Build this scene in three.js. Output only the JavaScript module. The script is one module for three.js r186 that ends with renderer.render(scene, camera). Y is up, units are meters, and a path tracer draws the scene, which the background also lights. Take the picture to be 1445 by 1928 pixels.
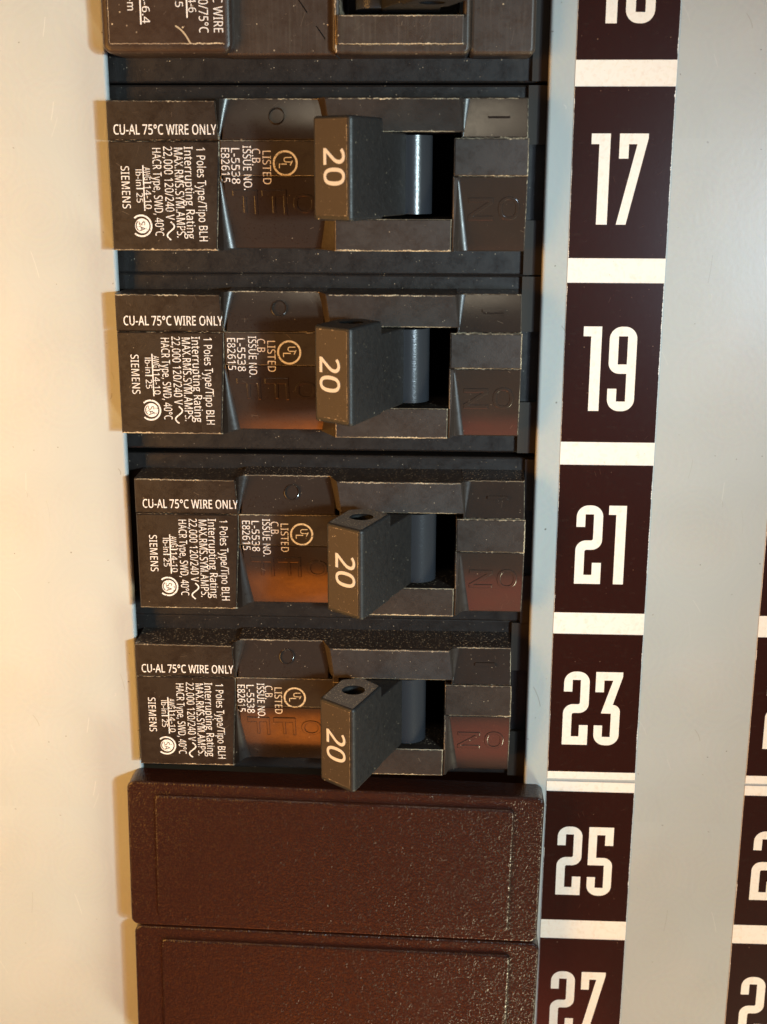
import * as THREE from 'three';
import { mergeGeometries } from 'three/addons/utils/BufferGeometryUtils.js';
import { FontLoader } from 'three/addons/loaders/FontLoader.js';
import { TextGeometry } from 'three/addons/geometries/TextGeometry.js';

// ---------- camera, light, exposure (all measures in the script are millimetres, turned to metres by MM) ----------
const MM = 0.001;
const scene = new THREE.Scene();
const camera = new THREE.PerspectiveCamera(43.9, 767 / 1024, 0.01, 5);
camera.rotation.set(-0.26357, 0.04604, 0.00273, 'YXZ');
camera.position.set(6.37 * MM, -4.04 * MM, 176.33 * MM);
camera.focus = 0.180;
camera.userData.fStop = 40;
const renderer = new THREE.WebGLRenderer({ antialias: true });
renderer.toneMapping = THREE.LinearToneMapping;
renderer.toneMappingExposure = 1.07;
renderer.shadowMap.enabled = true;
scene.background = new THREE.Color(0.032, 0.034, 0.037);

function lamp(name, [x, y, z], [tx, ty, tz], w, h, color, power) {
  const l = new THREE.RectAreaLight(new THREE.Color().setRGB(...color), power, w * MM, h * MM);
  l.name = name; l.position.set(x * MM, y * MM, z * MM); l.lookAt(tx * MM, ty * MM, tz * MM);
  scene.add(l);
}
{
  const l = new THREE.SpotLight(new THREE.Color().setRGB(0.78, 1, 1), 0.265, 0, 0.42, 1);   // a hand lamp held to the right, aimed at the left of the row
  l.name = 'work_lamp'; l.position.set(168 * MM, -6 * MM, 262 * MM); l.target.position.set(-84 * MM, -46 * MM, 0); l.castShadow = true; l.shadow.radius = 0.6;
  scene.add(l, l.target);
}
lamp('work_lamp_head', [140, -30, 262], [20, -50, 0], 38, 46, [0.72, 0.94, 1.2], 40);
lamp('warm_lamp', [-150, -60, 112], [-35, -60, 0], 80, 170, [1, 0.47, 0.1], 11.2);
lamp('room_light', [215, -430, 170], [50, -130, 0], 110, 110, [1, 0.9, 0.58], 44);
lamp('ceiling_light', [-10, 305, 285], [0, 0, 0], 90, 100, [1, 0.85, 0.62], 5.2);
lamp('amber_lamp', [-46, -366, 205], [-15, -66, 0], 52, 95, [1, 0.22, 0.015], 6.5);
lamp('red_lamp', [32, -350, 205], [13, -66, 0], 60, 130, [1, 0.15, 0.08], 1.9);

// ---------- helpers ----------
function rng(seed) { let s = seed >>> 0; return () => { s = (s + 0x6d2b79f5) >>> 0; let t = Math.imul(s ^ (s >>> 15), 1 | s); t = (t + Math.imul(t ^ (t >>> 7), 61 | t)) ^ t; return ((t ^ (t >>> 14)) >>> 0) / 4294967296; }; }
const lerp = (a, b, t) => a + (b - a) * t;
const taken = new Map();
function numbered(name) { const n = taken.get(name) ?? 0; taken.set(name, n + 1); return n ? name + '_' + String(n).padStart(3, '0') : name; }
function thing(name, label, category, [x, y, z] = [0, 0, 0], group) {
  const o = new THREE.Group(); o.name = numbered(name); o.position.set(x * MM, y * MM, z * MM);
  o.userData = { label, category }; if (group) o.userData.group = group;
  scene.add(o); return o;
}
function part(name, geos, mat, parent) {           // geometries in mm, merged into one named mesh
  const list = [].concat(geos).map((g) => (g.index ? g.toNonIndexed() : g));
  for (const g of list) for (const k of Object.keys(g.attributes)) if (!['position', 'normal', 'uv'].includes(k)) g.deleteAttribute(k);
  const g = list.length > 1 ? mergeGeometries(list) : list[0];
  g.scale(MM, MM, MM);
  const m = new THREE.Mesh(g, mat); m.name = name; m.castShadow = m.receiveShadow = true;
  parent.add(m); return m;
}
class Quads {                                       // collects quads with flat or given normals
  constructor() { this.p = []; this.n = []; this.t = []; }
  quad(a, b, c, d, ns, uvOf) {
    const A = new THREE.Vector3(...a), B = new THREE.Vector3(...b), C = new THREE.Vector3(...c), D = new THREE.Vector3(...d);
    const f = C.clone().sub(A).cross(D.clone().sub(B)).normalize().toArray();
    const v = [a, b, c, d], nn = ns ?? [f, f, f, f];
    for (const i of [0, 1, 2, 0, 2, 3]) { this.p.push(...v[i]); this.n.push(...nn[i]); this.t.push(...uvOf(v[i], f)); }
  }
  build() {
    const g = new THREE.BufferGeometry();
    g.setAttribute('position', new THREE.Float32BufferAttribute(this.p, 3));
    g.setAttribute('normal', new THREE.Float32BufferAttribute(this.n, 3));
    g.setAttribute('uv', new THREE.Float32BufferAttribute(this.t, 2));
    return g;
  }
}
// the sheet of print that covers the face of one breaker: x -40..20, y -17..8, and under it a strip for the walls that face up and down
const SX = 34, U = (v, n) => [(v[0] + 40) / 60, ((Math.abs(n[1]) > 0.75 ? -21 + v[2] : v[1]) + 25) / 33];
// a moulded block with a shaped top zf(x, y), small chamfers and sloping walls; s slants the right and left edges
function slab({ x0, x1, y0, y1, zf, b = 0.16, l = 0.12, r = 0.12, t = 0.1, d = 0.1, zb = -3.5, n = 1, x1t = x1, x0t = x0, uv = U }) {
  const q = new Quads(), X0 = (y) => lerp(x0, x0t, (y - y0) / (y1 - y0)), X1 = (y) => lerp(x1, x1t, (y - y0) / (y1 - y0));
  const e = 0.01, nrm = (x, y) => new THREE.Vector3(-(zf(x + e, y) - zf(x - e, y)) / (2 * e), -(zf(x, y + e) - zf(x, y - e)) / (2 * e), 1).normalize().toArray();
  const ys = Array.from({ length: n + 1 }, (_, i) => lerp(y0 + b, y1 - b, i / n));
  const P = (x, y) => [x, y, zf(x, y)];
  for (let i = 0; i < n; i++) {
    const a = [X0(ys[i]) + b, ys[i]], c = [X1(ys[i]) - b, ys[i]], f = [X1(ys[i + 1]) - b, ys[i + 1]], g = [X0(ys[i + 1]) + b, ys[i + 1]];
    q.quad(P(...a), P(...c), P(...f), P(...g), [nrm(...a), nrm(...c), nrm(...f), nrm(...g)], uv);
  }
  // perimeter, anticlockwise: inner, rim, and foot points
  const inner = [], rim = [], foot = [];
  const add = (xi, yi, xo, yo, dx, dy) => { const zi = zf(xi, yi); inner.push([xi, yi, zi]); rim.push([xo, yo, zi - b]); foot.push([xo + dx, yo + dy, zb]); };
  const s = (X, y) => Math.min(Math.max(y, y0), y1);
  for (let i = 0; i <= n; i++) add(X1(ys[i]) - b, ys[i], X1(ys[i]), i === 0 ? y0 : i === n ? y1 : ys[i], r, i === 0 ? -d : i === n ? t : 0);
  for (let i = n; i >= 0; i--) add(X0(ys[i]) + b, ys[i], X0(ys[i]), i === 0 ? y0 : i === n ? y1 : ys[i], -l, i === 0 ? -d : i === n ? t : 0);
  for (let i = 0; i < inner.length; i++) {
    const j = (i + 1) % inner.length;
    q.quad(inner[i], rim[i], rim[j], inner[j], null, uv);
    q.quad(rim[i], foot[i], foot[j], rim[j], null, uv);
  }
  return q.build();
}
// a closed outline from [x, y, corner radius] points
function outline(pts, path = new THREE.Shape()) {
  const n = pts.length;
  for (let i = 0; i < n; i++) {
    const [x, y, r = 0] = pts[i], a = pts[(i + n - 1) % n], c = pts[(i + 1) % n];
    const da = Math.hypot(a[0] - x, a[1] - y), dc = Math.hypot(c[0] - x, c[1] - y);
    const p = [x + (a[0] - x) * r / da, y + (a[1] - y) * r / da], q = [x + (c[0] - x) * r / dc, y + (c[1] - y) * r / dc];
    if (i === 0) path.moveTo(...p); else path.lineTo(...p);
    if (r) { const k = 0.56; path.bezierCurveTo(lerp(p[0], x, k), lerp(p[1], y, k), lerp(q[0], x, k), lerp(q[1], y, k), ...q); }
  }
  path.closePath();
  return path;
}
const rectPts = (x0, y0, x1, y1, r = 0) => [[x0, y0, r], [x1, y0, r], [x1, y1, r], [x0, y1, r]];
function extrude(shape, depth, opt = {}) {          // uv in 20 mm tiles
  const g = new THREE.ExtrudeGeometry(shape, { depth, bevelEnabled: false, curveSegments: 10, ...opt });
  const u = g.attributes.uv; for (let i = 0; i < u.array.length; i++) u.array[i] /= 20;
  return g;
}

// ---------- textures ----------
function noiseField(n, seed, octaves) {             // tiling value noise, 0..1
  const r = rng(seed), out = new Float32Array(n * n); let total = 0;
  for (const [cells, amp] of octaves) {
    const g = Float32Array.from({ length: cells * cells }, r); total += amp;
    for (let y = 0; y < n; y++) for (let x = 0; x < n; x++) {
      const fx = x * cells / n, fy = y * cells / n, ix = Math.floor(fx), iy = Math.floor(fy); let tx = fx - ix, ty = fy - iy;
      tx = tx * tx * (3 - 2 * tx); ty = ty * ty * (3 - 2 * ty);
      const at = (a, b) => g[(b % cells) * cells + (a % cells)];
      out[y * n + x] += amp * lerp(lerp(at(ix, iy), at(ix + 1, iy), tx), lerp(at(ix, iy + 1), at(ix + 1, iy + 1), tx), ty);
    }
  }
  return out.map((v) => v / total);
}
function grey(n, f, fn, srgb) {
  const d = new Uint8Array(n * n * 4);
  for (let i = 0; i < n * n; i++) { const c = fn(f[i], i); for (let k = 0; k < 3; k++) d[i * 4 + k] = Array.isArray(c) ? c[k] : c; d[i * 4 + 3] = 255; }
  const t = new THREE.DataTexture(d, n, n); t.magFilter = THREE.LinearFilter; t.minFilter = THREE.LinearFilter; t.wrapS = t.wrapT = THREE.RepeatWrapping;
  if (srgb) t.colorSpace = THREE.SRGBColorSpace;
  t.needsUpdate = true; return t;
}
const rep = (t, x, y) => { const c = t.clone(); c.repeat.set(x, y); c.needsUpdate = true; return c; };
const fine = noiseField(512, 11, [[256, 1], [128, 0.8], [40, 0.4]]);
const fineTex = grey(512, fine, (v) => 255 * v);
const roughTex = grey(512, noiseField(512, 5, [[16, 1], [60, 0.8], [200, 0.6]]), (v) => 255 * Math.min(1, 0.62 + 0.6 * v));
const grainTex = grey(1024, noiseField(1024, 21, [[60, 0.5], [110, 1], [220, 0.6]]), (v) => 255 * Math.min(1, Math.max(0, (v - 0.3) * 2.4)));
const peelTex = grey(512, noiseField(512, 31, [[60, 1], [120, 0.5], [12, 1]]), (v) => 255 * v);

function canvas(w, h) { const c = document.createElement('canvas'); c.width = w; c.height = h; return [c, c.getContext('2d')]; }
function texOf(c) { const t = new THREE.CanvasTexture(c); t.colorSpace = THREE.SRGBColorSpace; t.wrapS = t.wrapT = THREE.RepeatWrapping; t.magFilter = THREE.LinearFilter; return t; }
const CREAM = (a) => `rgba(210,193,164,${a})`;
function wear(g, r, x0, y0, x1, y1, w, amount) {    // a scuffed, chipped edge: short irregular strokes along a line
  const len = Math.hypot(x1 - x0, y1 - y0), nx = -(y1 - y0) / len, ny = (x1 - x0) / len;
  let t = 0, px = x0, py = y0, env = r(), aim = r(), left = 0;
  g.strokeStyle = CREAM(0.12 + 0.25 * amount); g.lineWidth = w * 0.5; g.beginPath(); g.moveTo(x0, y0);
  for (let k = 1; k <= 40; k++) { const j = (r() - 0.5) * w * 0.35; g.lineTo(lerp(x0, x1, k / 40) + nx * j, lerp(y0, y1, k / 40) + ny * j); } g.stroke();
  while (t < len) {
    const step = 0.15 + r() * 0.3; t = Math.min(len, t + step); if ((left -= step) < 0) { aim = r() ** 1.5; left = 0.8 + r() * 3; } env += (aim - env) * 0.35;
    const j = (r() - 0.5) * w * 0.7, x = lerp(x0, x1, t / len) + nx * j, y = lerp(y0, y1, t / len) + ny * j;
    if (r() < amount + 0.22) {
      g.strokeStyle = CREAM(((0.2 + 0.75 * env) * (0.5 + 0.5 * r())).toFixed(2)); g.lineWidth = w * (0.3 + r() * 0.35 + env * 0.4); g.lineCap = 'round';
      g.beginPath(); g.moveTo(px, py); g.lineTo(x, y); g.stroke();
      if (r() < 0.05) { g.fillStyle = CREAM(0.5); g.beginPath(); g.arc(x, y, w * (0.4 + r() * 0.4), 0, 7); g.fill(); }
    }
    px = x; py = y;
  }
}
function specks(g, r, x0, y0, x1, y1, n, s0, s1, a0 = 0.3, a1 = 0.9) {
  for (let i = 0; i < n; i++) { g.fillStyle = CREAM(lerp(a0, a1, r()).toFixed(2)); g.beginPath(); g.arc(lerp(x0, x1, r()), lerp(y0, y1, r()), lerp(s0, s1, r() ** 3), 0, 7); g.fill(); }
}
function scratches(g, r, x0, y0, x1, y1, n, len) {
  for (let i = 0; i < n; i++) {
    const x = lerp(x0, x1, r()), y = lerp(y0, y1, r()), a = r() * 6.28, l = len * (0.3 + r());
    g.strokeStyle = CREAM((0.08 + 0.3 * r() ** 2).toFixed(2)); g.lineWidth = 0.03 + r() * 0.05; g.beginPath(); g.moveTo(x, y); g.lineTo(x + Math.cos(a) * l, y + Math.sin(a) * l); g.stroke();
  }
}
const INK = 'rgb(220,217,217)';
function write(g, text, x, y, cap, len, turn) {     // text from (x, y), capital height cap, stretched to len; turn: reads downwards
  g.save(); g.translate(x, y); if (turn) g.rotate(-Math.PI / 2);
  g.scale(1, -1); g.font = '100px sans-serif'; g.fillStyle = INK;
  const w = g.measureText(text).width; g.scale(len / w, cap / 71.4); g.fillText(text, 0, 0);
  if (!turn) { g.strokeStyle = INK; g.lineWidth = 1.5; g.strokeText(text, 0, 0); }
  g.restore();
}
function faceSheet(seed, dusty, tall) {
  const [c, g] = canvas(60 * SX, 33 * SX), r = rng(seed);
  g.fillStyle = tall ? 'rgb(56,45,38)' : 'rgb(49,41,37)'; g.fillRect(0, 0, c.width, c.height);
  if (tall) for (let i = 0; i < 700; i++) { const v = 40 + r() * 55; g.fillStyle = `rgba(${v + 8},${v},${v - 8},0.12)`; g.fillRect(500 + r() * 1500, 250 + r() * 500, 2 + r() * 7, 60 + r() * 160); }
  // mould marks, finger grease and grain of the plastic
  for (let i = 0; i < 9000; i++) { const v = 30 + r() * 60; g.fillStyle = `rgba(${v + 6},${v},${v - 4},0.13)`; g.fillRect(r() * c.width, r() * c.height, 1 + r() * 5, 1 + r() * 3); }
  g.scale(SX, -SX); g.translate(40, -8);            // now in breaker millimetres, y up
  if (!tall) {
    g.fillStyle = 'rgba(31,20,14,0.93)'; g.fillRect(-38.4, -14.9, 15, 19.8);
    // print on the left block, set a little differently on every breaker
    g.save(); g.translate((r() - 0.5) * 0.4, (r() - 0.5) * 0.3); g.rotate((r() - 0.5) * 0.012);
    write(g, 'CU-AL 75\u00b0C WIRE ONLY', -37.3, 0.42, 1.25, 13.7);
    const col = (text, x, y, len, cap = 1.15) => write(g, text, x - cap / 2, y, cap, len, true);
    col('1 Poles Type/Tipo BLH', -25.75, -1.15, 12.3); col('Interrupting Rating', -27.4, -1.05, 12.0);
    col('MAX.RMS.SYM.AMPS.', -28.75, -1.15, 11.8); col('22,000 120/240 V', -30.15, -1.05, 9.5);
    g.strokeStyle = INK; g.lineWidth = 0.2; g.beginPath();
    for (let i = 0; i <= 16; i++) { const x = -30.15 + 0.5 * Math.sin(i / 16 * 6.28), y = -10.8 - i / 16 * 2.4; if (i) g.lineTo(x, y); else g.moveTo(x, y); } g.stroke();
    col('HACR Type, SWD, 40\u00b0C', -31.65, -1.2, 11.5);
    g.lineWidth = 0.17; g.beginPath(); g.moveTo(-33.55, -3.5); g.lineTo(-33.55, -9.4); g.moveTo(-33.5, -5.75); g.lineTo(-32.55, -5.75); g.moveTo(-33.6, -6.5); g.lineTo(-34.6, -6.5); g.stroke();
    col('AWG', -33.03, -3.75, 1.7, 0.85); col('14-10', -33.03, -6.0, 3.2, 0.85); col('lb-in', -34.15, -3.95, 2.3, 0.85); col('25', -34.15, -7.0, 1.4, 0.85);
    col('SIEMENS', -35.97, -3.55, 5.6, 1.1);
    // round certification mark: an open ring round a disc with knocked-out letters
    g.save(); g.translate(-34.1, -11.35); g.rotate(-Math.PI / 2); g.strokeStyle = INK; g.lineWidth = 0.24; g.beginPath(); g.arc(0, 0, 1.36, -0.75, Math.PI + 0.75); g.stroke();
    g.fillStyle = INK; g.beginPath(); g.arc(0, 0.1, 0.98, 0, 7); g.fill(); g.fillStyle = 'rgb(31,20,14)'; g.scale(1, -1);
    g.font = '1.1px sans-serif'; g.save(); g.scale(0.01, 0.01); g.font = '120px sans-serif'; g.textAlign = 'center'; g.fillText('SA', 6, 34); g.restore();
    g.restore();
    g.strokeStyle = 'rgb(31,20,14)'; g.lineWidth = 0.12; g.beginPath(); g.arc(-34.1, -11.35, 0.72, 2.2, 4.1); g.stroke();
    // print across the middle band
    col('E82615', -22.5, -1.15, 4.6, 1.1); col('L-5538', -21.15, -1.15, 4.8, 1.1); col('ISSUE NO.', -19.6, -0.95, 5.8, 1.1); col('C.B.', -18.4, -1.3, 2.3, 1.1); col('LISTED', -17, -1.5, 4.5, 1.1);
    g.strokeStyle = INK; g.lineWidth = 0.27; g.beginPath(); g.arc(-14.56, -3.22, 1.52, 0, 7); g.stroke();
    write(g, 'U', -14.75, -2.3, 1.05, 0.95, true); write(g, 'L', -15.4, -3.1, 1.05, 0.8, true);
    g.lineWidth = 0.14; g.beginPath(); g.moveTo(-13.6, -2.9); g.lineTo(-13.9, -3.5); g.stroke();
    g.restore();
    for (let i = 0; i < 2600; i++) { g.fillStyle = `rgba(38,25,18,${(0.15 + 0.5 * r()).toFixed(2)})`; g.fillRect(-38 + r() * 26, -14 + r() * 16, 0.05 + r() * 0.16, 0.05 + r() * 0.12); }
    // worn edges
    const W = 0.19, a = 0.75 + dusty * 0.1;
    wear(g, r, -38.2, -0.5, -8, -0.42, W, a); wear(g, r, -38.15, -14.66, -24, -14.6, W * 1.6, 0.98); wear(g, r, -38.1, 4.5, -24, 4.45, W, 0.55 + dusty * 0.3);
    wear(g, r, -23.45, -0.5, -23.5, -5, W * 0.7, 0.8); wear(g, r, -23.55, -5, -24.05, -14.5, W * 0.8, 0.75); wear(g, r, -23.75, 4.4, -23.4, -0.3, W * 0.8, 0.8);
    wear(g, r, -23.3, -4.92, -9, -4.92, W * 0.7, 0.85); wear(g, r, -22.8, 4.85, -10.4, 4.85, W * 0.9, 0.5 + dusty * 0.45); wear(g, r, -8.8, 4.75, 8, 4.75, W, 0.5 + dusty * 0.45);
    wear(g, r, -6, 0.68, 7.5, 0.68, W, 0.8); wear(g, r, -8, -14.5, 7.2, -14.45, W * 1.5, 0.98); wear(g, r, -7.95, -10.5, -7.95, -14.5, W * 0.7, 0.9);
    wear(g, r, 7.25, -10.3, 7.2, -14.5, W * 0.7, 0.9); wear(g, r, 7.55, 0.4, 7.55, -10.3, W * 0.7, 0.8); wear(g, r, -7.5, -10.42, 7.4, -10.42, W * 0.7, 0.85);
    wear(g, r, 7.7, -0.13, 17.1, -0.13, W * 1.5, 0.95); wear(g, r, 8.2, -4.87, 17.1, -4.87, W * 1.2, 0.93); wear(g, r, 17.05, -0.2, 17.05, -4.8, W, 0.8);
    wear(g, r, 16.95, 4.8, 16.95, 0, W * 0.6, 0.5); wear(g, r, 17.05, -5, 17.05, -14.4, W * 0.6, 0.4); wear(g, r, 9.2, 4.85, 16.9, 4.85, W * 0.8, 0.35 + dusty * 0.5);
    specks(g, r, -38, -14.6, 17, 4.8, 70 + dusty * 110, 0.02, 0.085, 0.15, 0.7); specks(g, r, -23, 0, 17, 4.9, 25 + dusty * 70, 0.02, 0.075, 0.15, 0.7);
    scratches(g, r, -38, -14, 17, 4.8, 60, 0.8);
    specks(g, r, -38.5, -24.5, 17.5, -17.2, 500 + dusty * 3600, 0.025, 0.14, 0.15, 0.85);
  } else {
    g.fillStyle = 'rgba(46,31,23,0.85)'; g.fillRect(-38.4, -14.9, 17, 24);
    const colEnd = (text, x, y, len, cap = 1.2) => write(g, text, x - cap / 2, y + len, cap, len, true);
    colEnd('CU-AL \u00b0C WIRE', -23.1, -12.65, 9.2); colEnd('1 POLE 60/75\u00b0C', -25, -12.65, 9.5); colEnd('14-6', -26.4, -10.2, 2.6, 1); colEnd('25', -28.1, -9.6, 1.7, 1);
    g.strokeStyle = INK; g.lineWidth = 0.2; g.beginPath(); g.moveTo(-27.1, -10.8); g.lineTo(-27.1, -4); g.moveTo(-33.1, -11.6); g.lineTo(-33.1, -6); g.stroke();
    colEnd('4-6.4', -32.4, -11.5, 3.6, 1); colEnd('N-m', -34.3, -10, 2.6, 1);
    wear(g, r, -37.2, -13.9, -22.6, -13.9, 0.22, 0.95); wear(g, r, -37.3, -13.8, -37.3, 4, 0.16, 0.8); wear(g, r, -7.3, -10.6, 8.2, -10.6, 0.2, 0.9); wear(g, r, -7.6, -14.0, 8.3, -14.0, 0.2, 0.95);
    wear(g, r, -7.5, -10.6, -7.4, -5, 0.2, 0.9); wear(g, r, -8.2, -5, -8, -15, 0.2, 0.85);
    g.strokeStyle = CREAM(0.75); g.lineWidth = 0.22; g.beginPath(); g.moveTo(-28.6, -11.8); g.quadraticCurveTo(-27.6, -12.3, -26.9, -13.7); g.stroke();
    specks(g, r, -38, -15, 17, 4.8, 120, 0.03, 0.12); scratches(g, r, -38, -15, 17, 5, 140, 1.4); specks(g, r, -38.5, -24.5, 17.5, -17.2, 900, 0.025, 0.12, 0.15, 0.6);
  }
  return texOf(c);
}

// ---------- materials ----------
const std = (o) => new THREE.MeshStandardMaterial(o), lin = (r, g, b) => new THREE.Color().setRGB(r, g, b);
const fineBump = rep(fineTex, 3.2, 1.8), roughMap = rep(roughTex, 2, 1.2);
function faceMats(sheet) {
  return {
    block: std({ map: sheet, roughness: 0.46, roughnessMap: roughMap, bumpMap: fineBump, bumpScale: 0.000006 }),
    plate: std({ map: sheet, roughness: 0.2, roughnessMap: roughMap }),
    hollow: std({ map: sheet, roughness: 0.36, roughnessMap: roughMap }),
    frame: std({ map: sheet, roughness: 0.42, roughnessMap: roughMap, bumpMap: fineBump, bumpScale: 0.000005 }),
  };
}
function dustSheet(seed, n, tone = 'rgb(40,34,31)') {
  const [c, g] = canvas(1024, 1024), r = rng(seed); g.fillStyle = tone; g.fillRect(0, 0, 1024, 1024);
  for (let i = 0; i < 4000; i++) { const v = 25 + r() * 60; g.fillStyle = `rgba(${v},${v - 3},${v - 4},0.15)`; g.fillRect(r() * 1024, r() * 1024, 2 + r() * 14, 1 + r() * 4); }
  specks(g, r, 0, 0, 1024, 1024, n, 0.8, 5, 0.15, 0.8);
  return texOf(c);
}
const bodyMat = std({ map: dustSheet(3, 300, 'rgb(33,29,28)'), roughness: 0.4, roughnessMap: roughTex });
const tabMat = std({ color: lin(0.016, 0.009, 0.004), roughness: 0.6 });
const handleMat = std({ map: dustSheet(8, 260, 'rgb(25,24,25)'), roughness: 0.55, roughnessMap: rep(roughTex, 2, 2), bumpMap: rep(fineTex, 1.2, 1.2), bumpScale: 0.000012 });
const hubMat = std({ color: lin(0.028, 0.03, 0.036), roughness: 0.25, bumpMap: rep(fineTex, 0.6, 0.6), bumpScale: 0.000014 });
const inkMat = std({ color: lin(0.62, 0.6, 0.58), roughness: 0.7 });
const paintSheet = (() => {                           // 100 mm of scuffed paint
  const [c, g] = canvas(2048, 2048), r = rng(9); g.fillStyle = 'rgb(170,178,181)'; g.fillRect(0, 0, 2048, 2048);
  for (let i = 0; i < 500; i++) { const v = r() < 0.5 ? 163 : 188, x = r() * 2048, y = r() * 2048, q = g.createRadialGradient(x, y, 0, x, y, 40 + r() * 160); q.addColorStop(0, `rgba(${v},${v},${v - 3},0.1)`); q.addColorStop(1, `rgba(${v},${v},${v - 3},0)`); g.fillStyle = q; g.fillRect(x - 200, y - 200, 400, 400); }
  for (let i = 0; i < 110; i++) { g.fillStyle = `rgba(60,52,45,${(0.2 + 0.5 * r()).toFixed(2)})`; g.beginPath(); g.ellipse(r() * 2048, r() * 2048, 0.8 + r() * 2.4, 0.8 + r() * 1.6, r() * 3, 0, 7); g.fill(); }
  for (let i = 0; i < 90; i++) { const x = r() * 2048, y = r() * 2048, a = 0.9 + r() * 1.2, l = 10 + r() * 70; g.strokeStyle = r() < 0.4 ? `rgba(90,80,70,${(0.15 + 0.3 * r()).toFixed(2)})` : `rgba(225,225,220,${(0.1 + 0.35 * r()).toFixed(2)})`; g.lineWidth = 0.8 + r() * 1.6; g.beginPath(); g.moveTo(x, y); g.quadraticCurveTo(x + Math.cos(a) * l / 2 + r() * 8, y + Math.sin(a) * l / 2, x + Math.cos(a) * l, y + Math.sin(a) * l); g.stroke(); }
  return texOf(c);
})();
const paint = std({ map: rep(paintSheet, 0.2, 0.2), roughness: 0.31, bumpMap: rep(peelTex, 0.8, 0.8), bumpScale: 0.000007 });
const cellSheet = (() => {                            // 40 mm of dark printed vinyl
  const [c, g] = canvas(1024, 1024), r = rng(19); g.fillStyle = 'rgb(43,17,11)'; g.fillRect(0, 0, 1024, 1024);
  for (let i = 0; i < 3000; i++) { const v = 20 + r() * 25; g.fillStyle = `rgba(${v + 14},${v},${v - 5},0.2)`; g.fillRect(r() * 1024, r() * 1024, 2 + r() * 20, 1 + r() * 8); }
  specks(g, r, 0, 0, 1024, 1024, 110, 0.5, 2.6, 0.2, 0.9);
  for (let i = 0; i < 30; i++) { const x = r() * 1024, y = r() * 1024, a = r() * 6; g.strokeStyle = CREAM((0.05 + 0.2 * r()).toFixed(2)); g.lineWidth = 1; g.beginPath(); g.moveTo(x, y); g.lineTo(x + 20 * Math.cos(a), y + 20 * Math.sin(a)); g.stroke(); }
  return texOf(c);
})();
const vinylSheet = (() => {
  const [c, g] = canvas(512, 512), r = rng(29); g.fillStyle = 'rgb(236,233,227)'; g.fillRect(0, 0, 512, 512);
  for (let i = 0; i < 1500; i++) { g.fillStyle = `rgba(205,185,165,${(0.03 + 0.09 * r()).toFixed(2)})`; g.beginPath(); g.ellipse(r() * 512, r() * 512, 1 + r() * 14, 1 + r() * 6, r() * 3, 0, 7); g.fill(); }
  for (let i = 0; i < 40; i++) { g.fillStyle = `rgba(120,95,75,${(0.1 + 0.3 * r()).toFixed(2)})`; g.fillRect(r() * 512, r() * 512, 1 + r() * 2, 1 + r() * 2); }
  return texOf(c);
})();
const cutEdge = std({ color: lin(0.2, 0.1, 0.06), roughness: 0.7 });
const fillerMat = std({ color: lin(0.025, 0.008, 0.0048), roughness: 0.22, bumpMap: rep(grainTex, 1.15, 1.15), bumpScale: 0.000036 });
const black = std({ color: lin(0.012, 0.012, 0.012), roughness: 0.9 });
const cellMat = std({ map: rep(cellSheet, 0.5, 0.5), roughness: 0.2, bumpMap: rep(peelTex, 1, 1), bumpScale: 0.000002 });
const vinyl = std({ map: vinylSheet, roughness: 0.35 });

// ---------- the panel ----------
{
  const back = new THREE.Group(); back.name = 'panel_interior'; back.userData = { label: 'dark inside of the electrical panel behind the breakers', category: 'panel interior', kind: 'structure' }; scene.add(back);
  const b = new THREE.BoxGeometry(300, 420, 2); b.translate(0, -50, -40); part('back_wall', b, black, back);
}
const HX0 = -38.75, HX1 = 19.75;
{
  const cover = thing('panel_cover', 'light grey painted steel cover of the electrical panel around the breaker opening', 'panel cover');
  const s = outline(rectPts(-190, -300, 190, 190)); s.holes.push(outline(rectPts(HX0, -230, HX1, 120, 1), new THREE.Path()));
  part('cover_sheet', (() => { const g = extrude(s, 0.4, { bevelEnabled: true, bevelThickness: 0.5, bevelSize: 0.45, bevelOffset: -0.45, bevelSegments: 4 }); g.translate(0, 0, -0.9); return g; })(), paint, cover);
  const e = new THREE.BoxGeometry(0.5, 345, 1.2); e.translate(HX1 + 0.3, -55, -1.4); part('cut_edge', e, cutEdge, cover);
}

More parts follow.
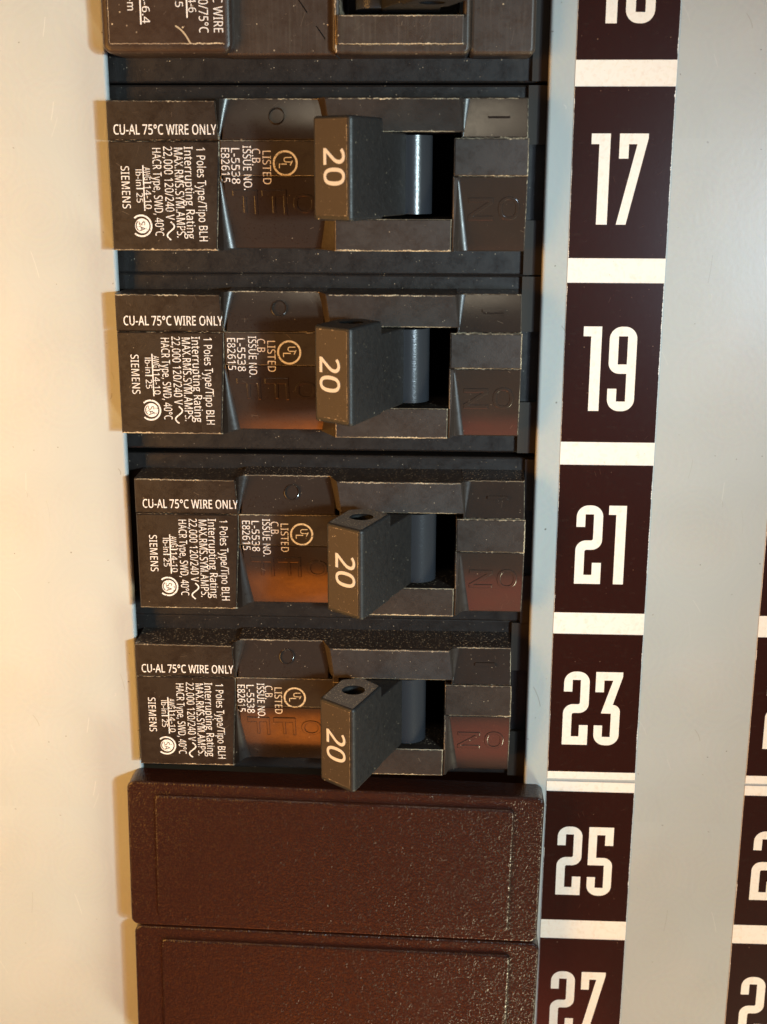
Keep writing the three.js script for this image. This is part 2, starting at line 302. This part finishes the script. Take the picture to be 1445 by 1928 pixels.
// ---------- circuit breakers ----------
const font = await new FontLoader().loadAsync('fonts/droid/droid_sans_regular.typeface.json');
const bold = await new FontLoader().loadAsync('fonts/droid/droid_sans_bold.typeface.json');
function letter(ch, w, h, depth, cx, cy, turn, f = font) {
  const g = new TextGeometry(ch, { font: f, size: 10, depth: 1, curveSegments: 5, bevelEnabled: true, bevelThickness: 0.3, bevelSize: 0.22, bevelOffset: -0.1, bevelSegments: 2 }); g.computeBoundingBox();
  const b = g.boundingBox, sx = w / (b.max.x - b.min.x), sy = h / (b.max.y - b.min.y);
  g.translate(-(b.max.x + b.min.x) / 2, -(b.max.y + b.min.y) / 2, 0); g.scale(sx, sy, depth);
  if (turn) g.rotateZ(turn);
  g.translate(cx, cy, 0); return g;
}
function drape(g, zf, lift) { const p = g.attributes.position; for (let i = 0; i < p.count; i++) p.setZ(i, p.getZ(i) + zf(p.getX(i), p.getY(i)) + lift); const n = g.attributes.normal, u = g.attributes.uv, e = 0.01, v = new THREE.Vector3();
  for (let i = 0; i < p.count; i++) {                // the tops follow the slope of the plate
    const x = p.getX(i), y = p.getY(i); v.set(n.getX(i), n.getY(i), n.getZ(i));
    v.y -= v.z * (zf(x, y + e) - zf(x, y - e)) / (2 * e); v.normalize(); n.setXYZ(i, v.x, v.y, v.z);
  }
  for (let i = 0; i < p.count; i++) u.setXY(i, ...U([p.getX(i), p.getY(i), p.getZ(i)], [n.getX(i), n.getY(i), n.getZ(i)])); return g; }
const zO = (x, y) => 3.5 - 0.27 * (y + 0.4) - 0.02 * (y + 0.4) ** 2, zOFF = (x, y) => { const d = -4.9 - y; return 3.5 - 0.17 * d - 0.012 * d * d; };
const zTop = (x, y) => 5.4 - 0.2 * (y - 0.6), zI = (x, y) => 5.2 - 0.36 * (y + 0.1) - 0.012 * (y + 0.1) ** 2, zON = (x, y) => { const d = -4.9 - y; return 5.35 - 0.14 * d - 0.013 * d * d; };
const flat = (z) => () => z;
// a hollow curve between an upright side and a sunk plate: from the line xa, za down to xb, zb
function cove(y0, y1, xa, za, xb, zb) {
  const q = new Quads(), ny = 10, ns = 8, V = (i, k) => { const y = lerp(y0, y1, i / ny), a = k / ns * Math.PI / 2, X = xb(y) - xa(y), Z = za(y) - zb(xb(y), y); return [xa(y) + X * (1 - Math.cos(a)), y, za(y) - Z * Math.sin(a) + 0.02]; };
  const N = (i, k) => { const y = lerp(y0, y1, i / ny), a = k / ns * Math.PI / 2, X = xb(y) - xa(y), Z = za(y) - zb(xb(y), y); return new THREE.Vector3(Z * Math.cos(a), 0, X * Math.sin(a)).normalize().toArray(); };
  for (let i = 0; i < ny; i++) for (let k = 0; k < ns; k++) q.quad(V(i, k), V(i, k + 1), V(i + 1, k + 1), V(i + 1, k), [N(i, k), N(i, k + 1), N(i + 1, k + 1), N(i + 1, k)], U);
  return q.build();
}
// a moulded block with rounded corners and a rounded rim
function softBlock(pts, z, b, hole) {
  const s = outline(pts); if (hole) s.holes.push(outline(hole, new THREE.Path()));
  const g = extrude(s, z + 3.5 - b, { bevelEnabled: true, bevelThickness: b, bevelSize: b, bevelOffset: -b, bevelSegments: 5, curveSegments: 8 }); g.translate(0, 0, -3.5);
  const p = g.attributes.position, n = g.attributes.normal, u = g.attributes.uv;
  for (let i = 0; i < p.count; i++) u.setXY(i, ...U([p.getX(i), p.getY(i), p.getZ(i)], [n.getX(i), n.getY(i), n.getZ(i)]));
  return g;
}

function bodyGeos() {
  const s = outline(rectPts(-46, -18.28, 26, 6.92, 0.4)); s.holes.push(outline(rectPts(-8.4, -10.4, 7.5, 0.62), new THREE.Path()));
  const g = extrude(s, 20, { bevelEnabled: true, bevelThickness: 0.35, bevelSize: 0.3, bevelOffset: -0.3, bevelSegments: 2 }); g.translate(0, 0, -23.6);
  const core = [[-37.9, -14.3, -8.6, 4.3], [7.9, -14.3, 16.9, 4.3]].map(([a, b, c, d]) => { const k = new THREE.BoxGeometry(c - a, d - b, 4); k.translate((a + c) / 2, (b + d) / 2, -1.55); return k; });
  return [g, ...core];
}
function handleGeos(mirror) {
  const q = outline([[-9.75, 16.1, 0.5], [-4.75, 20.15, 0.9], [-1.42, 11.45, 0.15], [-4.2, 8.5], [-7.35, 9.3, 0.4]]);
  q.holes.push(new THREE.Path().absarc(-5.25, 13.2, 1.95, 0, 6.2832, true));
  const wide = extrude(q, 11.5, { bevelEnabled: true, bevelThickness: 0.4, bevelSize: 0.34, bevelOffset: -0.34, bevelSegments: 3, curveSegments: 24 });
  wide.rotateX(Math.PI / 2); wide.translate(0, 1.75, 0);
  const k = outline([[-1.5, 11.6], [1.22, 4.9, 0.2], [1.4, 1], [-6, 0.5], [-6.4, 9.3]]);
  const neck = extrude(k, 10.1, { bevelEnabled: true, bevelThickness: 0.1, bevelSize: 0.1, bevelOffset: -0.1, bevelSegments: 1 }); neck.rotateX(Math.PI / 2); neck.translate(0, 0.36, 0);
  return [wide, neck].map((g) => (mirror ? flip(g) : g));
}
function faceCard(seed, dusty) {                      // the worn front of a handle, 6.3 by 11.7 mm
  const [c, g] = canvas(252, 468), r = rng(seed); g.fillStyle = 'rgb(46,36,31)'; g.fillRect(0, 0, 252, 468);
  for (let i = 0; i < 2500; i++) { const v = 25 + r() * 55; g.fillStyle = `rgba(${v + 5},${v},${v - 4},0.16)`; g.fillRect(r() * 252, r() * 468, 1 + r() * 4, 1 + r() * 4); }
  g.scale(40, 40);
  wear(g, r, 6.2, 0.1, 6.22, 11.6, 0.11, 0.5); wear(g, r, 0.1, 0.1, 6.2, 0.12, 0.1, dusty * 0.4 - 0.2); wear(g, r, 1.5, 11.6, 6.2, 11.62, 0.1, 0.1);
  specks(g, r, 0, 0, 6.3, 11.7, 40 + dusty * 50, 0.02, 0.07); scratches(g, r, 0.4, 0.4, 6, 11, 12, 0.6);
  return texOf(c);
}
const capPlain = std({ map: dustSheet(61, 500), roughness: 0.6 }), capDusty = std({ map: dustSheet(62, 9000, 'rgb(98,92,88)'), roughness: 0.8, bumpMap: rep(fineTex, 1.5, 1.5), bumpScale: 0.00003 });
function makeHandle(o, seed, dusty, mirror) {
  const [wide, neck] = handleGeos(mirror);
  wide.scale(MM, MM, MM);
  const h = new THREE.Mesh(wide, mirror ? handleMat : [dusty > 0.5 ? capDusty : capPlain, handleMat]); h.name = 'handle'; h.castShadow = h.receiveShadow = true; o.add(h);
  part('neck', neck, handleMat, h);
  if (!mirror) {
    const q = new Quads(), A = [-9.42, 16.4], B = [-5.28, 19.74], k = 0.03;
    const at = ([x, z], y) => [x - 0.629 * k, y, z + 0.778 * k];
    q.quad(at(A, -9.55), at(B, -9.55), at(B, 1.8), at(A, 1.8), null, (v) => [(v[0] - A[0]) / (B[0] - A[0]), (v[1] + 9.55) / 11.35]);
    part('face', q.build(), std({ map: faceCard(seed + 7, dusty), roughness: 0.55, bumpMap: rep(fineTex, 0.35, 0.65), bumpScale: 0.00001 }), h);
  }
  return h;
}
function flip(g) {                                   // mirrors a handle about the middle of its slot
  g = g.index ? g.toNonIndexed() : g; const c = -0.9;
  for (const k of ['position', 'normal']) { const a = g.attributes[k]; for (let i = 0; i < a.count; i++) a.setX(i, k === 'position' ? c - a.getX(i) : -a.getX(i)); }
  for (const k of ['position', 'normal', 'uv']) { const a = g.attributes[k], n = a.itemSize; for (let t = 0; t < a.count; t += 3) for (let j = 0; j < n; j++) { const v = a.array[(t + 1) * n + j]; a.array[(t + 1) * n + j] = a.array[(t + 2) * n + j]; a.array[(t + 2) * n + j] = v; } }
  return g;
}
const hubGeo = (m) => { const g = new THREE.CylinderGeometry(2.7, 2.7, 10, 40); g.translate(m ? -2.9 : 2.0, -4.75, 2.1); return g; };

function breaker(row, label, seed, dusty, [dx, dy, dz], numberShift) {
  const o = thing('circuit_breaker', label, 'circuit breaker', [dx, dy - row * 25.4, dz], 'circuit breakers stacked in the panel opening'), M = faceMats(faceSheet(seed, dusty, false));
  part('housing', bodyGeos(), bodyMat, o);
  part('label_block', [slab({ x0: -38.2, x1: -23.4, x1t: -23.75, y0: -0.42, y1: 4.6, zf: flat(3.4), r: 2.6 }), slab({ x0: -38.15, x1: -24.05, x1t: -23.4, y0: -14.7, y1: -0.54, zf: flat(3.4), r: 3.4 })], M.block, o);
  part('print_band', slab({ x0: -23.3, x1: -8, y0: -4.92, y1: -0.42, zf: flat(3.5) }), M.block, o);
  const po = part('off_plate', slab({ x0: -23, x1: -9.6, y0: -0.36, y1: 4.95, zf: zO, n: 8 }), M.plate, o);
  part('hollow', [cove(-14.5, -5, (y) => lerp(-23.35, -23.95, (-5 - y) / 9.5), flat(3.4), (y) => lerp(-23.2, -21.85, (-5 - y) / 9.5), zOFF), cove(-0.4, 4.85, (y) => lerp(-23.35, -23.7, y / 4.85), flat(3.4), (y) => lerp(-23.25, -22.0, y / 4.85), zO)], M.hollow, o);
  const ring = new THREE.Shape().absarc(-15.85, 2.73, 1.32, 0, 6.2832, false); ring.holes.push(new THREE.Path().absarc(-15.85, 2.73, 1.05, 0, 6.2832, true));
  part('off_symbol', drape(extrude(ring, 0.3, { bevelEnabled: true, bevelThickness: 0.06, bevelSize: 0.06, bevelOffset: -0.06, bevelSegments: 2, curveSegments: 20 }), zO, -0.08), M.plate, po);
  const pf = part('off_recess', slab({ x0: -23, x1: -8.5, y0: -14.5, y1: -4.96, zf: zOFF, n: 8 }), M.plate, o);
  part('off_lettering', [letter('O', 3.0, 2.5, 0.14, -12.3, -8.5, 0), letter('F', 3.2, 3.3, 0.14, -16.3, -8.35, -Math.PI / 2), letter('F', 3.2, 3.3, 0.14, -20.2, -8.35, -Math.PI / 2)].map((g) => drape(g, zOFF, -0.1)), M.plate, pf);
  part('slot_frame', [
    slab({ x0: -8.7, x1: 8.7, x1t: 8.15, x0t: -9.4, y0: 0.6, y1: 4.9, zf: zTop, l: 3.2, r: 2.6 }),
    slab({ x0: -8.05, x1: 7.3, y0: -14.55, y1: -10.38, zf: flat(5.4), l: 4.4, r: 3.6 }),
    slab({ x0: -8.9, x1: -7.9, y0: -10.3, y1: 0.5, zf: flat(4.6), l: 0.3 }),
    slab({ x0: 7.42, x1: 7.75, x1t: 8.2, y0: -14.45, y1: -4.95, zf: flat(5.35), r: 2.6 }),
    slab({ x0: 7.55, x1: 17.15, y0: -4.86, y1: -0.14, zf: flat(5.4) }),
  ], M.frame, o);
  part('hollow', [cove(-14.5, -5, (y) => lerp(8.1, 7.7, (-5 - y) / 9.5), flat(5.3), (y) => lerp(8.25, 9.6, (-5 - y) / 9.5), zON), cove(0, 4.8, (y) => lerp(8.5, 8.05, y / 4.8), (y) => zTop(0, y) - 0.05, (y) => lerp(8.65, 9.5, y / 4.8), zI)], M.hollow, o);
  const pi = part('on_plate', slab({ x0: 8.4, x1: 17.0, y0: -0.1, y1: 4.95, zf: zI, n: 8 }), M.plate, o);
  part('on_symbol', drape(extrude(outline(rectPts(11.8, 2.6, 14.7, 3.0, 0.15)), 0.42), zI, -0.06), M.plate, pi);
  const pn = part('on_recess', slab({ x0: 7.9, x1: 17.1, y0: -14.6, y1: -4.9, zf: zON, n: 8 }), M.plate, o);
  part('on_lettering', [letter('O', 2.8, 3.0, 0.14, 14.8, -9.0, 0), letter('N', 2.9, 3.3, 0.14, 11.1, -9.1, -Math.PI / 2)].map((g) => drape(g, zON, -0.1)), M.plate, pn);
  const tabs = [[17.35, -18.1, 25, -10.75], [17.35, -0.78, 25, 6.8]].map(([a, b, c, d]) => { const k = new THREE.BoxGeometry(c - a, d - b, 1); k.translate((a + c) / 2, (b + d) / 2, -2.9); return k; });
  part('side_tab', tabs, tabMat, o);
  const h = makeHandle(o, seed, dusty, false);
  part('pivot', hubGeo(false), hubMat, o);
  // the rating printed on the sloping face of the handle
  const two = [letter('2', 1.95, 3.55, 0.012, -1.17, 0, 0), letter('0', 2.1, 3.55, 0.012, 1.17, 0, 0)];
  const m = new THREE.Matrix4().makeBasis(new THREE.Vector3(0, -1, 0), new THREE.Vector3(0.778, 0, 0.629), new THREE.Vector3(-0.629, 0, 0.778));
  m.setPosition(-7.2 - 0.022 + numberShift[0], -3.8 + numberShift[1], 18.19 + 0.03 + numberShift[0] * 0.8085);
  part('rating_number', two.map((g) => g.applyMatrix4(m)), inkMat, h);
  return o;
}
breaker(0, 'black breaker marked 20 beside number 17, with bright tan on and off plates', 101, 0.15, [0, 0, 0], [0.25, 0.05]);
breaker(1, 'black breaker marked 20 beside number 19, with a broad bright streak on its pivot', 202, 0.35, [-0.1, 0.29, 0.28], [-0.4, -0.1]);
breaker(2, 'black breaker marked 20 beside number 21, bright orange glow on its off recess', 303, 0.85, [1.16, -0.25, -0.23], [0.15, 0]);
breaker(3, 'black breaker marked 20 beside number 23, lowest breaker, touching the filler plate', 404, 1, [-0.03, 0.08, -0.56], [-0.1, -0.25]);
{
  const o = thing('circuit_breaker', 'rounded black breaker cut off by the top of the picture, beside number 15', 'circuit breaker', [0.2, 25.4, 0], 'circuit breakers stacked in the panel opening');
  const M = faceMats(faceSheet(515, 0.3, true));
  part('housing', bodyGeos(), bodyMat, o);
  part('label_block', softBlock(rectPts(-38.3, -15.1, -21.4, 4.6, 1.3), 4.2, 0.8), M.block, o);
  part('off_recess', softBlock(rectPts(-22.4, -15.25, -8, 4.6, 0.3), 2.6, 0.4), M.frame, o);
  part('slot_frame', [softBlock(rectPts(-8.6, -15.2, 9.2, 4.8, 0.9), 3.9, 0.5, rectPts(-7.5, -10.5, 8.2, 0.6, 0.2)), softBlock([[-7.9, -14.1, 0.2], [8.3, -14.1, 0.2], [8.3, -10.5, 0.1], [-7.9, -10.5, 0.1]], 4.5, 0.16)], M.frame, o);
  part('on_recess', softBlock(rectPts(9, -15.25, 17.5, 4.8, 0.8), 3.5, 0.6), M.frame, o);
  const tab = new THREE.BoxGeometry(7.5, 17, 1); tab.translate(21.3, -9.6, -2.9); part('side_tab', tab, tabMat, o);
  makeHandle(o, 616, 0.2, true); part('pivot', hubGeo(true), hubMat, o);
}

// ---------- blank filler plates ----------
function filler(label, y, z) {
  const o = thing('filler_plate', label, 'filler plate', [-9, y, 0], 'blank filler plates under the breakers');
  o.rotation.z = -0.0185;
  const W = 31.35, H = 12.22;
  const g = extrude(outline(rectPts(-W, -H, W, H, 1.25)), z - 0.35, { bevelEnabled: true, bevelThickness: 0.35, bevelSize: 0.35, bevelOffset: -0.35, bevelSegments: 4, curveSegments: 12 });
  part('plate', g, fillerMat, o);
  const p = extrude(outline(rectPts(-27.2, -10.4, 27.0, 10.35, 0.9)), 2, { bevelEnabled: true, bevelThickness: 0.55, bevelSize: 0.42, bevelOffset: -0.42, bevelSegments: 4, curveSegments: 12 }); p.translate(0, 0, z - 2.05);
  part('raised_panel', p, fillerMat, o);
  return o;
}
filler('blank brown filler plate beside number 25, touching the lowest breaker', -105.75, 4.5);
filler('blank brown filler plate beside number 27, cut off by the bottom edge', -130.4, 4.5);

// ---------- number strips ----------
const h = 11.75, D = {
  1: [[[0, h], [2.5, h], [2.5, 0], [1.05, 0], [1.05, h - 1.35], [0, h - 1.35]]],
  2: [[[0, h - 3.2], [0, h, 1.7], [3.75, h, 1.7], [3.75, h - 6.6, 1.5], [1.3, h - 6.6, 0.3], [1.3, 1.36], [2.45, 1.36], [2.45, 3.2], [3.75, 3.2], [3.75, 0], [0, 0], [0, h - 5.2, 1.5], [2.45, h - 5.2, 0.3], [2.45, h - 1.32], [1.25, h - 1.32], [1.25, h - 3.2]]],
  3: [[[0, h], [3.95, h], [3.95, h - 0.7], [2.65, h - 5.2], [3.75, h - 5.3, 1], [3.75, 0, 1.7], [0, 0, 1.7], [0, 3.2], [1.25, 3.2], [1.25, 1.36], [2.45, 1.36], [2.45, h - 6.6], [0.95, h - 6.6], [2.55, h - 1.32], [1.25, h - 1.32], [1.25, h - 3.2], [0, h - 3.2]]],
  4: [[[2.2, h], [3.7, h], [3.7, 0], [2.4, 0], [2.4, 2.4], [0, 2.4], [0, 3.7], [1.6, h]]],
  5: [[[0, h], [3.75, h], [3.75, h - 3.1], [2.5, h - 3.1], [2.5, h - 1.32], [1.25, h - 1.32], [1.25, h - 5.2], [3.75, h - 5.2, 1.4], [3.75, 0, 1.7], [0, 0, 1.7], [0, 3.2], [1.25, 3.2], [1.25, 1.36], [2.5, 1.36], [2.5, h - 6.5], [0, h - 6.5]]],
  6: [[[0, 0, 1.7], [0, h, 1.7], [3.75, h, 1.7], [3.75, h - 3.2], [2.5, h - 3.2], [2.5, h - 1.32], [1.25, h - 1.32], [1.25, 6.55], [3.75, 6.55, 1.4], [3.75, 0, 1.7]], [[1.25, 1.36], [2.5, 1.36], [2.5, 5.2], [1.25, 5.2]]],
  7: [[[0, h], [3.78, h], [3.78, h - 0.6], [1.3, 0], [0, 0], [2.35, h - 1.35], [1.25, h - 1.35], [1.25, h - 3.2], [0, h - 3.2]]],
  8: [[[0, 0, 1.7], [0, h - 5.9, 0.5], [0, h, 1.7], [3.75, h, 1.7], [3.75, h - 5.9, 0.5], [3.75, 0, 1.7]], [[1.25, 1.36], [2.5, 1.36], [2.5, 5.2], [1.25, 5.2]], [[1.25, 6.5], [2.5, 6.5], [2.5, h - 1.32], [1.25, h - 1.32]]],
  9: [[[3.75, h, 1.7], [3.75, 0, 1.7], [0, 0, 1.7], [0, 3.15], [1.25, 3.15], [1.25, 1.36], [2.5, 1.36], [2.5, h - 6.5], [0, h - 6.5, 1.5], [0, h, 1.7]], [[1.25, h - 5.2], [2.5, h - 5.2], [2.5, h - 1.32], [1.25, h - 1.32]]],
};
const widthOf = { 1: 2.5, 2: 3.75, 3: 3.95, 4: 3.7, 5: 3.75, 6: 3.75, 7: 3.78, 8: 3.75, 9: 3.75 };
function digit(ch) { const [a, ...holes] = D[ch], s = outline(a); for (const k of holes) s.holes.push(outline(k, new THREE.Path())); return s; }
const Y0 = -4.56, BAR = 1.65, shade = rng(77);
function strip(label, x0, x1, yTop, yBottom, numbers, tilt) {
  const o = thing('number_strip', label, 'number strip', [x0, yTop, 0], 'numbered strips on the panel cover');
  o.rotation.z = tilt;
  const base = extrude(outline(rectPts(0, yBottom - yTop, x1 - x0, 0)), 0.1); part('white_base', base, vinyl, o);
  numbers.forEach(([num, row, gap]) => {
    const top = Math.min(Y0 - (row - 0.5) * 25.4 - BAR, yTop), bot = Math.max(Y0 - (row + 0.5) * 25.4 + BAR, yBottom), r = rng(900 + row * 7 + x0), w = x1 - x0;
    // the cut edges of the dark vinyl are torn here and there
    const pts = [[0.02, bot - yTop], [w - 0.05, bot - yTop]];
    for (let y = bot + 0.3, rough = 0; y < top - 0.2; y += 0.13) { rough = r() < 0.04 ? r() : rough * 0.96; pts.push([w - 0.03 - 0.02 * r() - rough * 0.16 * r(), y - yTop]); }
    pts.push([w - 0.05, top - yTop], [0.02, top - yTop]);
    for (let y = top - 0.3, rough = 0; y > bot + 0.2; y -= 0.13) { rough = r() < 0.02 ? r() : rough * 0.95; pts.push([0.02 + 0.02 * r() + rough * 0.12 * r(), y - yTop]); }
    const cell = part('number_cell', (() => { const g = extrude(outline(pts), 0.03); g.translate(0, 0, 0.1); return g; })(), cellMat, o);
    const [a, b] = String(num), total = widthOf[a] + gap + widthOf[b], cx = w / 2 - 0.35, by = Y0 - row * 25.4 - 6.6 - yTop;
    [[a, cx - total / 2], [b, cx + total / 2 - widthOf[b]]].forEach(([ch, x]) => part('digit', (() => { const g = extrude(digit(ch), 0.02); g.translate(x, by, 0.13); return g; })(), vinyl, cell));
  });
  return o;
}
strip('dark strip numbered 15 to 23 with white bars, right of the breakers', 23.2, 36.35, 40, -93.0, [[15, -1, 1.1], [17, 0, 1.2], [19, 1, 1.1], [21, 2, 0.8], [23, 3, 0.9]], 0);
strip('dark strip numbered 25 and 27 under a cut, right of the filler plates', 23.15, 36.4, -93.5, -175, [[25, 4, 1.0], [27, 5, 1.0], [29, 6, 1.0]], -0.003);
strip('dark strip with number 24 half out of frame at the right edge', 52.85, 66, -26, -93.1, [[22, 2, 0.9], [24, 3, 0.9]], 0);
strip('dark strip with numbers 26 and 28 in the lower right corner', 52.85, 66, -93.5, -175, [[26, 4, 0.9], [28, 5, 0.9]], 0);

renderer.render(scene, camera);
